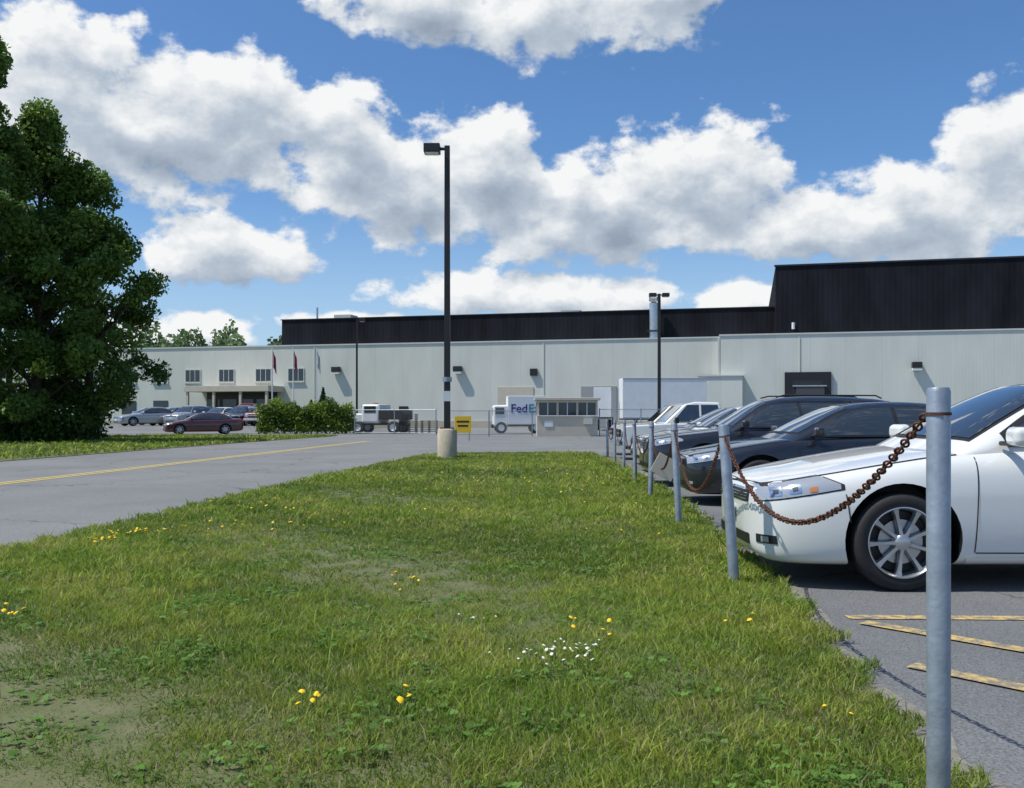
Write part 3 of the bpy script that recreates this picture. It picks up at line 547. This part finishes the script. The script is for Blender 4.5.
def car(name,x,y,spec,paint,yaw=0,detail=2,zs=1.0,rim=10,z=0.008):
    R=empty(name,(x,y,z),yaw); R.scale=(1,1,zs)
    S_=spec; Ln=S_['L']; zb=pchip(*S_['zb']); zt=pchip(*S_['zt']); wf=pchip(*S_['w']); gz=pchip(*S_['g']); z0=S_['z0']; n_=7
    st=[0,.004,.012,.022,.035,.052,.075,.105,.14,.185,.24,.31,.4,.5,.62]; tail=[Ln-t for t in (0,.008,.022,.04,.07,.11,.16,.23,.32,.44,.58)]
    xs=st+list(np.arange(.75,Ln-.65,.13))+tail[::-1]
    ring=[(0,0),(.5,0)]+[(shp(z_),z_) for z_ in RZ]+[(.5,.992),(.25,.998),(0,1.0)]
    V=[];F=[];nr=None
    for xx in xs:
        a,b,w=zb(xx),zt(xx),wf(xx); h=[(w*rw_,a+(b-a)*rz) for rw_,rz in ring]; full=h+[(-yy,zz) for yy,zz in h[-2:0:-1]]
        nr=len(full); V+=[(xx,yy,zz) for yy,zz in full]
    for i in range(len(xs)-1):
        for k in range(nr): F.append((i*nr+k,i*nr+(k+1)%nr,(i+1)*nr+(k+1)%nr,(i+1)*nr+k))
    F.append(tuple(range(nr))[::-1]); F.append(tuple((len(xs)-1)*nr+k for k in range(nr)))
    body=mesh('body',V,F,[paint,M_blk],smooth=True)
    bm=bmesh.new(); bm.from_mesh(body.data); bmesh.ops.recalc_face_normals(bm,faces=bm.faces); bm.to_mesh(body.data); bm.free()
    CV=[];CF=[]
    for wx in S_['wb']:
        for sg in (-1,1):
            o=len(CV);k=40; rr=S_['r']+.055
            for yy in (.60*sg,1.15*sg):
                for q in range(k): t=2*math.pi*q/k; CV.append((wx+rr*math.cos(t),yy,S_['r']+.012+rr*math.sin(t)))
            for q in range(k): CF.append((o+q,o+(q+1)%k,o+k+(q+1)%k,o+k+q))
            CF.append(tuple(o+q for q in range(k))); CF.append(tuple(o+k+q for q in range(k))[::-1])
    cutter=mesh('cut',CV,CF,[paint,M_blk],idx=[1]*len(CF))
    bm=bmesh.new(); bm.from_mesh(cutter.data); bmesh.ops.recalc_face_normals(bm,faces=bm.faces); bm.to_mesh(cutter.data); bm.free()
    md=body.modifiers.new('b','BOOLEAN'); md.object=cutter; md.operation='DIFFERENCE'; md.solver='EXACT'
    dg=bpy.context.evaluated_depsgraph_get(); nm=bpy.data.meshes.new_from_object(body.evaluated_get(dg)); body.modifiers.clear(); body.data=nm
    bpy.data.objects.remove(cutter); nm.polygons.foreach_set('use_smooth',[True]*len(nm.polygons)); nm.set_sharp_from_angle(angle=math.radians(38)); body.parent=R
    g0,g1=S_['g'][0][0],S_['g'][0][-1]; ghw=S_['ghw']
    def ys(z): return ghw-.40*max(0,z-z0-.1)-.35*max(0,z-z0-.1)**2
    def warp(x_,y_): return x_+.17*(y_/.8)**2*math.cos(math.pi*(x_-g0)/(g1-g0))
    def gside(x_,z_,s=-1,off=.0):
        f=min(.999,max(0,(z_-z0)/(gz(x_)-z0))); yy=ys(z_)*(1-f**n_)**(1/n_)+off; return (warp(x_,yy),s*yy,z_)
    def gtop(x_,yf,off=(0,0,0)):
        zz=z0+(gz(x_)-z0)*(1-abs(yf)**n_)**(1/n_); yy=yf*ys(zz); return (warp(x_,yy)+off[0],yy+off[1],zz+off[2])
    V=[];F=[];gx=np.linspace(g0,g1,54);m=17
    for xx in gx:
        h=[]
        for k in range(m):
            t=math.pi/2*k/(m-1); c=max(math.cos(t),0)**(2/n_); s=math.sin(t)**(2/n_); zz=z0+(gz(xx)-z0)*s; h.append((c*ys(zz),zz))
        full=h+[(-a,b) for a,b in h[-2::-1]]; V+=[(warp(xx,a),a,b) for a,b in full]
    nr=2*m-1
    for i in range(len(gx)-1):
        for k in range(nr-1): F.append((i*nr+k,i*nr+k+1,(i+1)*nr+k+1,(i+1)*nr+k))
    mesh('cabin',V,F,paint,smooth=True,parent=R,sharp=60)
    def wind(nm_,x0,x1,o):
        yfs=np.linspace(-.865,.865,19)
        grid_patch(nm_+'_surround',[[gtop(xx,yf*1.035,(o*.5,0,.003)) for yf in yfs] for xx in np.linspace(x0-.03,x1+.02,14)],M_blk,R)
        grid_patch(nm_,[[gtop(xx,yf,(o,0,.008)) for yf in yfs] for xx in np.linspace(x0,x1,14)],M_cglass,R)
    wind('windscreen',S_['ws'][0],S_['ws'][1],-.004); wind('rear_window',S_['rw'][0],S_['rw'][1],.004)
    if spec is SUV and detail>1:
        for sg in (-1,1): tube('roof_rail',[(2.2,sg*.50,1.60),(2.35,sg*.50,1.64),(3.9,sg*.50,1.63),(4.0,sg*.50,1.58)],.013,M_blk,R,8)
    s0,s1=S_['side']; zw=S_['zw']; pil=S_['pil']; cuts=[s0,pil[0]-.03,pil[0]+.03,pil[1]-.02,pil[1]+.02,s1]
    for sg in (-1,1):
        def sidep(x0,x1,lo,dz,off,mt,nm_):
            P=[]
            for xx in np.linspace(x0,x1,16):
                hi=gz(xx)-dz
                P.append([gside(xx,lo+(max(hi,lo+.004)-lo)*t,sg,off) for t in np.linspace(0,1,7)])
            grid_patch(nm_,P,mt,R)
        sidep(s0-.06,s1+.05,zw-.02,.055,.0035,M_blk,'window_trim')
        for i in (0,2,4): sidep(cuts[i],cuts[i+1],zw,.085,.008,M_cglass,'side_window')
        def hw(x_,z_):
            a,b=zb(x_),zt(x_); f=(z_-a)/(b-a)
            return wf(x_)*shp(min(max(f,0),.97)) if 0<=f<=1 else 0
        def bp(x_,z_,off=.004): return (x_,sg*(hw(x_,z_)+off),z_)
        def front(y_,z_,off=.004):
            lo,hi=0,1.2
            if hw(0,z_)>=y_: return (-off,sg*y_,z_)
            for _ in range(30):
                md_=(lo+hi)/2
                if hw(md_,z_)>=y_: hi=md_
                else: lo=md_
            return (hi-off,sg*(y_+off*.3),z_)
        def bpatch(nm_,x0,x1,lo,hi,mt,off=.004,nu=14,nv=6,pw=1):
            P=[]
            for u in np.linspace(0,1,nu):
                xx=x0+(x1-x0)*u; l=lo(xx) if callable(lo) else lo; h_=hi(xx) if callable(hi) else hi
                P.append([bp(xx,l+(h_-l)*v,off) for v in np.linspace(0,1,nv)])
            return grid_patch(nm_,P,mt,R)
        def fpatch(nm_,y0,y1,lo,hi,mt,off=.004,nu=14,nv=6):
            P=[]
            for u in np.linspace(0,1,nu):
                yy=y0+(y1-y0)*u; l=lo(u) if callable(lo) else lo; h_=hi(u) if callable(hi) else hi
                P.append([front(yy,l+(h_-l)*v,off) for v in np.linspace(0,1,nv)])
            return grid_patch(nm_,P,mt,R)
        dz=zt(.25)-.775
        hd=lambda x_: .595+dz+(x_-.05)*.20; hu=lambda x_: min(.70+dz+(x_-.04)*.20, .70+dz+.10-(x_-.38)*.42)
        bpatch('headlamp_bezel',.035,.575,lambda x_:hd(x_)-.010,lambda x_:max(hu(x_)+.008,hd(x_)),M_gap,.002,22)
        bpatch('headlamp',.045,.55,hd,lambda x_:max(hu(x_),hd(x_)+.004),M_lampg,.006,22)
        for (xa,xb) in ((.11,.18),(.225,.30)):
            bpatch('lamp_reflector',xa,xb,lambda x_:hd(x_)+.018,lambda x_:hd(x_)+.082,M_chrome,.009,8); bpatch('lamp_core',xa+.02,xb-.02,lambda x_:hd(x_)+.034,lambda x_:hd(x_)+.064,M_blk,.011,6)
        bpatch('indicator',.35,.40,lambda x_:hd(x_)+.012,lambda x_:hd(x_)+.045,M_amber,.010,6)
        fpatch('grille',0,.46,.575+dz,.655+dz,M_blk,.006)
        for gz_ in (.592,.613,.634): fpatch('grille_bar',0,.44,gz_+dz-.003,gz_+dz+.003,M_chrome,.010,nv=2)
        fpatch('grille_chrome',0,.47,.657+dz,.672+dz,M_chrome,.009,nv=3)
        fpatch('lower_intake',0,.48,.27+dz*.5,.35+dz*.5,M_blk,.005); fpatch('fog_recess',.58,.74,.30+dz*.5,.36+dz*.5,M_blk,.005); fpatch('fog_lamp',.64,.70,.31+dz*.5,.35+dz*.5,M_lampg,.012)
        fpatch('number_plate',0,.15,.42+dz,.53+dz,M_white,.015,nu=4)
        wx=S_['wb'][0]; zwx=zt(1.5)
        def seam(x0,x1,z0_,z1_):
            P=[]
            for t in np.linspace(0,1,18):
                xx=x0+(x1-x0)*t; zz=z0_+(z1_-z0_)*t; P.append([bp(xx,zz,.003),bp(xx+.008,zz,.003)])
            grid_patch('seam',P,M_gap,R)
        d0=S_['d0']; d1=S_['pil'][0]
        seam(d0-.03,d0,.27,.955*zwx/.98*1.0); seam(d1,d1,.27,zwx*.97)
        seam(S_['pil'][1]+.0,S_['pil'][1]+.0,.62,zwx*.97)
        seam(.60,.575,.47+dz,.66+dz)
        P=[[bp(xx,.262,.003),bp(xx,.270,.003)] for xx in np.linspace(d0-.02,S_['wb'][1]-.45,20)]; grid_patch('seam',P,M_gap,R)
        bpatch('sill_moulding',S_['wb'][0]+.42,S_['wb'][1]-.42,.185,.235,paint,.012,20)
        P=[]
        for xx in np.linspace(.2,1.36,24):
            a,b=zb(xx),zt(xx); q=[]
            for f in (.945,.952): zz=a+(b-a)*f; q.append((xx,sg*(wf(xx)*shp(f)+.003),zz+.003))
            P.append(q)
        grid_patch('bonnet_seam',P,M_gap,R)
        tl=Ln; bpatch('tail_lamp',tl-.42,tl-.03,.78,.93,M_red,.006,14)
        for hx in (d1-.22,S_['pil'][1]-.12):
            zz=zwx*.865; h_=box('door_handle',(hx,sg*(hw(hx,zz)+.018),zz),(.19,.03,.028),paint,R,.011)
        mz=zw+.035; my=sg*(wf(1.8)+.075); mirr=box('mirror',(s0+.06,my,mz+.02),(.12,.21,.13),paint,R,.045,rz=sg*.15)
        box('mirror_stalk',(s0+.06,sg*(wf(1.8)-.05),mz-.03),(.07,.16,.03),M_blk,R,.01)
        for wi,wx in enumerate(S_['wb']):
            r=S_['r']; wr=empty('wheel_%d_%s'%(wi,'r' if sg>0 else 'l'),(0,0,0)); wr.parent=R; wr.location=(wx,sg*(wf(wx)-.125),r); wr.rotation_euler=(0,.3+wi,math.pi if sg>0 else 0)
            k=r/.33
            lathe('tyre',[(.22*k,-.095),(.25*k,-.108),(.29*k,-.112),(.315*k,-.10),(.327*k,-.082),(.33*k,-.05),(.33*k,.05),(.327*k,.082),(.315*k,.10),(.25*k,.108),(.22*k,.095)],M_rubber,wr,56)
            lathe('rim',[(.236*k,-.100),(.239*k,-.113),(.232*k,-.114),(.222*k,-.10),(.215*k,-.06),(.205*k,.06)],M_alloy,wr,56)
            lathe('barrel',[(.001,-.02),(.205*k,-.02),(.205*k,.08)],M_blk,wr,32); lathe('brake_disc',[(.001,-.045),(.15*k,-.045),(.15*k,-.03)],M_alloy,wr,32)
            lathe('hub',[(.001,-.112),(.03*k,-.112),(.05*k,-.102),(.062*k,-.085),(.06*k,-.04)],M_alloy,wr,28)
            SV=[];SF=[]
            for q in range(rim):
                t=2*math.pi*q/rim; c,s=math.cos(t),math.sin(t)
                for (rr,hw_,y0_,y1_) in ((.04*k,.020,-.100,-.06),(.12*k,.0155,-.098,-.065),(.19*k,.020,-.102,-.07),(.226*k,.030,-.105,-.07)):
                    for (e,yy) in ((-hw_,y1_),(-hw_*.6,y0_),(hw_*.6,y0_),(hw_,y1_)): SV.append((rr*c-e*s,yy,rr*s+e*c))
                o=q*16
                for i in range(3):
                    for j in range(4): SF.append((o+i*4+j,o+i*4+(j+1)%4,o+i*4+4+(j+1)%4,o+i*4+4+j))
            mesh('spokes',SV,SF,M_alloy,parent=wr)
    tubes('underside',[([(.9,-.5,.25),(.9,.5,.25)],.06),([(3.7,-.5,.25),(3.7,.5,.25)],.06),([(1,.2,.22),(4.2,.2,.22)],.04)],M_blk,R)
    return R
P_w=carpaint('white_pearl_paint',(.70,.71,.69)); P_k=carpaint('black_paint',(.006,.007,.010)); P_n=carpaint('navy_paint',(.007,.009,.015)); P_s=carpaint('silver_paint',(.42,.43,.44),.6,.3)
P_m=carpaint('maroon_paint',(.07,.010,.013)); P_g=carpaint('grey_paint',(.10,.11,.12),.4); P_b=carpaint('beige_paint',(.45,.40,.32),.2); P_r=carpaint('red_paint',(.3,.02,.02))
# ------------------------------------------------------------------ trucks / trailers
def wheelset(R,lst,r=.48,w=.26):
    for (x,y) in lst:
        e=empty('wheel'); e.parent=R; e.location=(x,y,r); 
        lathe('tyre',[(r*.55,-w/2),(r*.9,-w/2),(r,-w*.38),(r,w*.38),(r*.9,w/2),(r*.55,w/2)],M_rubber,e,28); lathe('rim',[(.001,-w*.2),(r*.3,-w*.3),(r*.5,-w*.25),(r*.56,-w*.52)],M_white,e,24); lathe('rim_back',[(r*.56,w*.5),(r*.5,w*.2),(.001,w*.2)],M_white,e,24)
def pickup(x,y,yaw,paint,name='pickup_truck',s=1.0,z=.008):
    """nose at local x=0, body extends to +x"""
    t=empty(name,(x,y,z),yaw); t.scale=(s,s,s)
    def prism(nm_,prof,w0,m,bev=.05,w1=None):
        V=[];n=len(prof)
        for sg in (-1,1):
            for (px,pz,k) in prof: V.append((px,sg*w0*k,pz))
        F=[tuple(range(n)),tuple(range(n,2*n))[::-1]]+[(i,i+n,(i+1)%n+n,(i+1)%n) for i in range(n)]
        o=mesh(nm_,V,F,m,parent=t); bm=bmesh.new(); bm.from_mesh(o.data); bmesh.ops.recalc_face_normals(bm,faces=bm.faces); bm.to_mesh(o.data); bm.free()
        b=o.modifiers.new('b','BEVEL'); b.width=bev; b.segments=3; b.limit_method='ANGLE'; o.data.polygons.foreach_set('use_smooth',[True]*len(F)); b.harden_normals=True; return o
    prism('front_body',[(.05,.45,.94),(.02,.95,.92),(.15,1.10,.92),(1.45,1.18,.97),(3.4,1.18,1),(3.4,.42,1),(1.75,.42,1),(1.55,.72,1),(1.15,.87,1),(.75,.72,1),(.55,.42,.98)],.98,paint)
    prism('cab',[(1.35,1.15,.93),(2.05,1.80,.78),(2.4,1.88,.76),(3.2,1.86,.76),(3.42,1.15,.93)],.98,paint,.06)
    mesh('windscreen',[(1.44,-.78,1.22),(1.44,.78,1.22),(1.99,.66,1.75),(1.99,-.66,1.75)],[(0,1,2,3)],M_cglass,parent=t).location=(-.012,0,.012)
    for sg in (-1,1):
        mesh('side_window',[(1.66,sg*.905,1.24),(3.25,sg*.905,1.24),(3.12,sg*.77,1.78),(2.14,sg*.77,1.78)],[(0,1,2,3)],M_cglass,parent=t)
        box('door_post',(2.55,sg*.845,1.5),(.06,.03,.56),paint,t,rx=sg*.24)
        box('door_seam',(2.55,sg*.984,.82),(.012,.006,.7),M_gap,t); box('headlight',(.06,sg*.72,.86),(.10,.34,.2),M_lampg,t,.03); box('mirror',(1.75,sg*1.1,1.28),(.12,.2,.2),M_blk,t,.03)
        box('bed_side',(4.45,sg*.95,.9),(2.05,.08,.56),paint,t,.02); box('bed_lower_front',(3.65,sg*.96,.52),(.40,.06,.2),paint,t,.01); box('bed_lower_rear',(5.2,sg*.96,.55),(.5,.06,.2),paint,t,.01)
    box('grille',(.0,0,.86),(.06,1.05,.26),M_blk,t,.02); box('grille_bar',(-.035,0,.86),(.02,1.0,.05),M_chrome,t); box('front_bumper',(-.03,0,.55),(.18,1.9,.2),M_chrome,t,.05); box('rear_bumper',(5.5,0,.55),(.14,1.8,.16),M_chrome,t,.03)
    box('bed_floor',(4.45,0,.66),(2.0,1.8,.06),M_blk,t); box('tailgate',(5.44,0,.9),(.06,1.8,.56),paint,t,.015); box('chassis',(2.7,0,.42),(5.0,.9,.16),M_blk,t)
    wheelset(t,[(1.15,-.86),(1.15,.86),(4.5,-.86),(4.5,.86)],.38,.24); return t
car('parked_car',1.70,7.33,SED,P_w,-.012,3,1.0,9)
car('parked_car',2.30,13.3,SED,P_n,0,2,.935); car('parked_suv',2.30,16.7,SUV,P_k,0,2,.945)
car('parked_suv',2.68,20.4,SUV,P_w,0,1,.885); car('parked_car',2.95,23.3,SED,P_g,0,1,.97); pickup(2.95,26.4,0,P_w,s=.84)
pickup(3.1,29.6,0,P_b,s=.84)
far=[(-22.6,61.5,SED,P_m,.42),(-29.4,70.5,SED,P_s,.75),(-27.6,72.5,SED,P_k,1.1),(-25.5,71,SUV,P_s,1.3),(-23.3,71.5,SED,P_w,1.3),(-21.1,71,SUV,P_k,1.45),(-31.4,78,SED,P_w,.35),(-29.5,80,SUV,P_k,.2),(-26.2,83,SED,P_g,.1),(-14.9,76,SUV,P_m,1.5),(-13,76,SED,P_g,1.55)]
for (x,y,sp,pt,yw) in far: car('parked_car' if sp is SED else 'parked_suv',x,y,sp,pt,yw,1,.97,rim=6,z=UZ+.004 if (y>69 and x<-18) else .008)
pickup(-19.2,70.5,1.2,P_r,s=.9,z=UZ+.004); pickup(-24.4,78.5,.1,P_r,s=.95,z=UZ+.004)
def boxtruck(name,x,y,yaw,Lb,Hb,Wb,fl,text=None):
    R=empty(name,(x,y,0),yaw)
    box('cargo_box',(0,0,fl+(Hb-fl)/2),(Lb,Wb,Hb-fl),M_white,R,.03); box('floor_rail',(0,0,fl-.06),(Lb-.02,Wb-.1,.11),M_dark,R)
    box('top_rail',(0,-Wb/2-.012,Hb-.05),(Lb-.04,.03,.08),M_galv,R); box('bottom_rail',(0,-Wb/2-.012,fl+.05),(Lb-.04,.03,.08),M_galv,R)
    wheelset(R,[(Lb*.34,-Wb/2+.2),(Lb*.34,Wb/2-.2),(Lb*.34-1.1 if Lb>5 else Lb*.1,-Wb/2+.2),(Lb*.34-1.1 if Lb>5 else Lb*.1,Wb/2-.2)],.45)
    tubes('landing_gear',[([(-Lb*.32,-.8,0),(-Lb*.32,-.8,fl)],.06),([(-Lb*.32,.8,0),(-Lb*.32,.8,fl)],.06)],M_dark,R)
    return R
t=boxtruck('semi_trailer',12.0,76,.0,6.6,4.2,2.5,1.0); boxtruck('semi_trailer',7.7,80,1.45,6.5,3.5,1.4,1.1)
t=empty('delivery_truck',(.4,66,0),.06)
box('cargo_box',(.55,0,1.6),(2.6,2.3,1.95),M_white,t,.03); box('cab',(-1.25,0,1.2),(1.0,2.0,1.5),M_white,t,.15)
box('cab_window',(-1.3,-1.012,1.55),(.6,.02,.45),M_cglass,t); box('windscreen',(-1.74,0,1.5),(.06,1.7,.5),M_cglass,t); box('bumper',(-1.77,0,.5),(.12,1.9,.25),M_dark,t,.02); box('chassis',(.2,0,.55),(3.2,1.0,.16),M_dark,t)
wheelset(t,[(-1.2,-.9),(-1.2,.9),(1.2,-.95),(1.2,.95)],.4)
def text(body,loc,size,m,parent,ex=.004):
    c=bpy.data.curves.new('lettering','FONT'); c.body=body; c.size=size; c.extrude=ex; c.offset=.012; c.align_x='CENTER'; c.materials.append(m); o=bpy.data.objects.new('lettering',c); link(o,parent); o.location=loc; o.rotation_euler=(math.pi/2,0,0); return o
text('Fed',(.02,-1.16,1.45),.80,mat('purple_lettering',(.05,.02,.22),.5),t); text('Ex',(1.05,-1.16,1.45),.80,mat('teal_lettering',(.02,.20,.3),.5),t)
t=empty('utility_truck',(-9.3,66,0),-.25)
box('cab',(-.2,0,1.35),(1.3,1.95,1.3),M_white,t,.16); box('bonnet',(-1.25,0,1.05),(1.1,1.8,.65),M_white,t,.12); box('windscreen',(-.84,0,1.68),(.05,1.6,.5),M_cglass,t,ry=-.2); box('side_glass',(-.2,-.982,1.65),(.85,.02,.45),M_cglass,t)
box('grille',(-1.81,0,1.05),(.04,1.1,.35),M_blk,t); box('bumper',(-1.86,0,.62),(.14,1.95,.22),M_chrome,t,.03); box('headlight',(-1.81,-.72,1.08),(.05,.28,.2),M_lampg,t); box('headlight',(-1.81,.72,1.08),(.05,.28,.2),M_lampg,t)
box('chassis',(.4,0,.65),(3.6,.9,.16),M_dark,t); box('bed_floor',(1.3,0,1.0),(1.7,2.1,.1),M_dark,t)
for sx in (-1,1): box('bed_side',(1.3,sx*1.03,1.32),(1.7,.06,.55),M_dark,t,.01)
box('bed_front',(.48,0,1.5),(.06,2.05,.95),M_white,t); box('tailgate',(2.14,0,1.32),(.06,1.99,.55),M_dark,t); wheelset(t,[(-1.1,-.85),(-1.1,.85),(1.5,-.9),(1.5,.9)],.42); box('roof_beacon',(-.2,0,2.06),(.2,.7,.1),M_amber,t,.02)
t=empty('pallet_stack',(-6.4,66,0)); M_wood=mat('weathered_wood',(.16,.12,.08),.9,var=.35,vs=5)
for cx in (-.75,.65):
    for k in range(9 if cx<0 else 6):
        for q in (-.5,0,.5): box('stringer',(cx+q,0,.06+k*.15),(.09,1.1,.09),M_wood,t)
        for q in (-.45,-.15,.15,.45): box('board',(cx,q,.12+k*.15),(1.15,.14,.022),M_wood,t)
# ------------------------------------------------------------------ camera
cd=bpy.data.cameras.new('camera'); cd.sensor_width=36; cd.lens=950/1024*36; cd.shift_y=22/1024; cd.clip_end=5000; cd.clip_start=.05
co=bpy.data.objects.new('camera',cd); link(co); co.location=(0,0,1.2); co.rotation_euler=(math.pi/2,0,0); sc.camera=co
sc.view_settings.view_transform='Standard'; sc.view_settings.look='None'; sc.view_settings.exposure=0
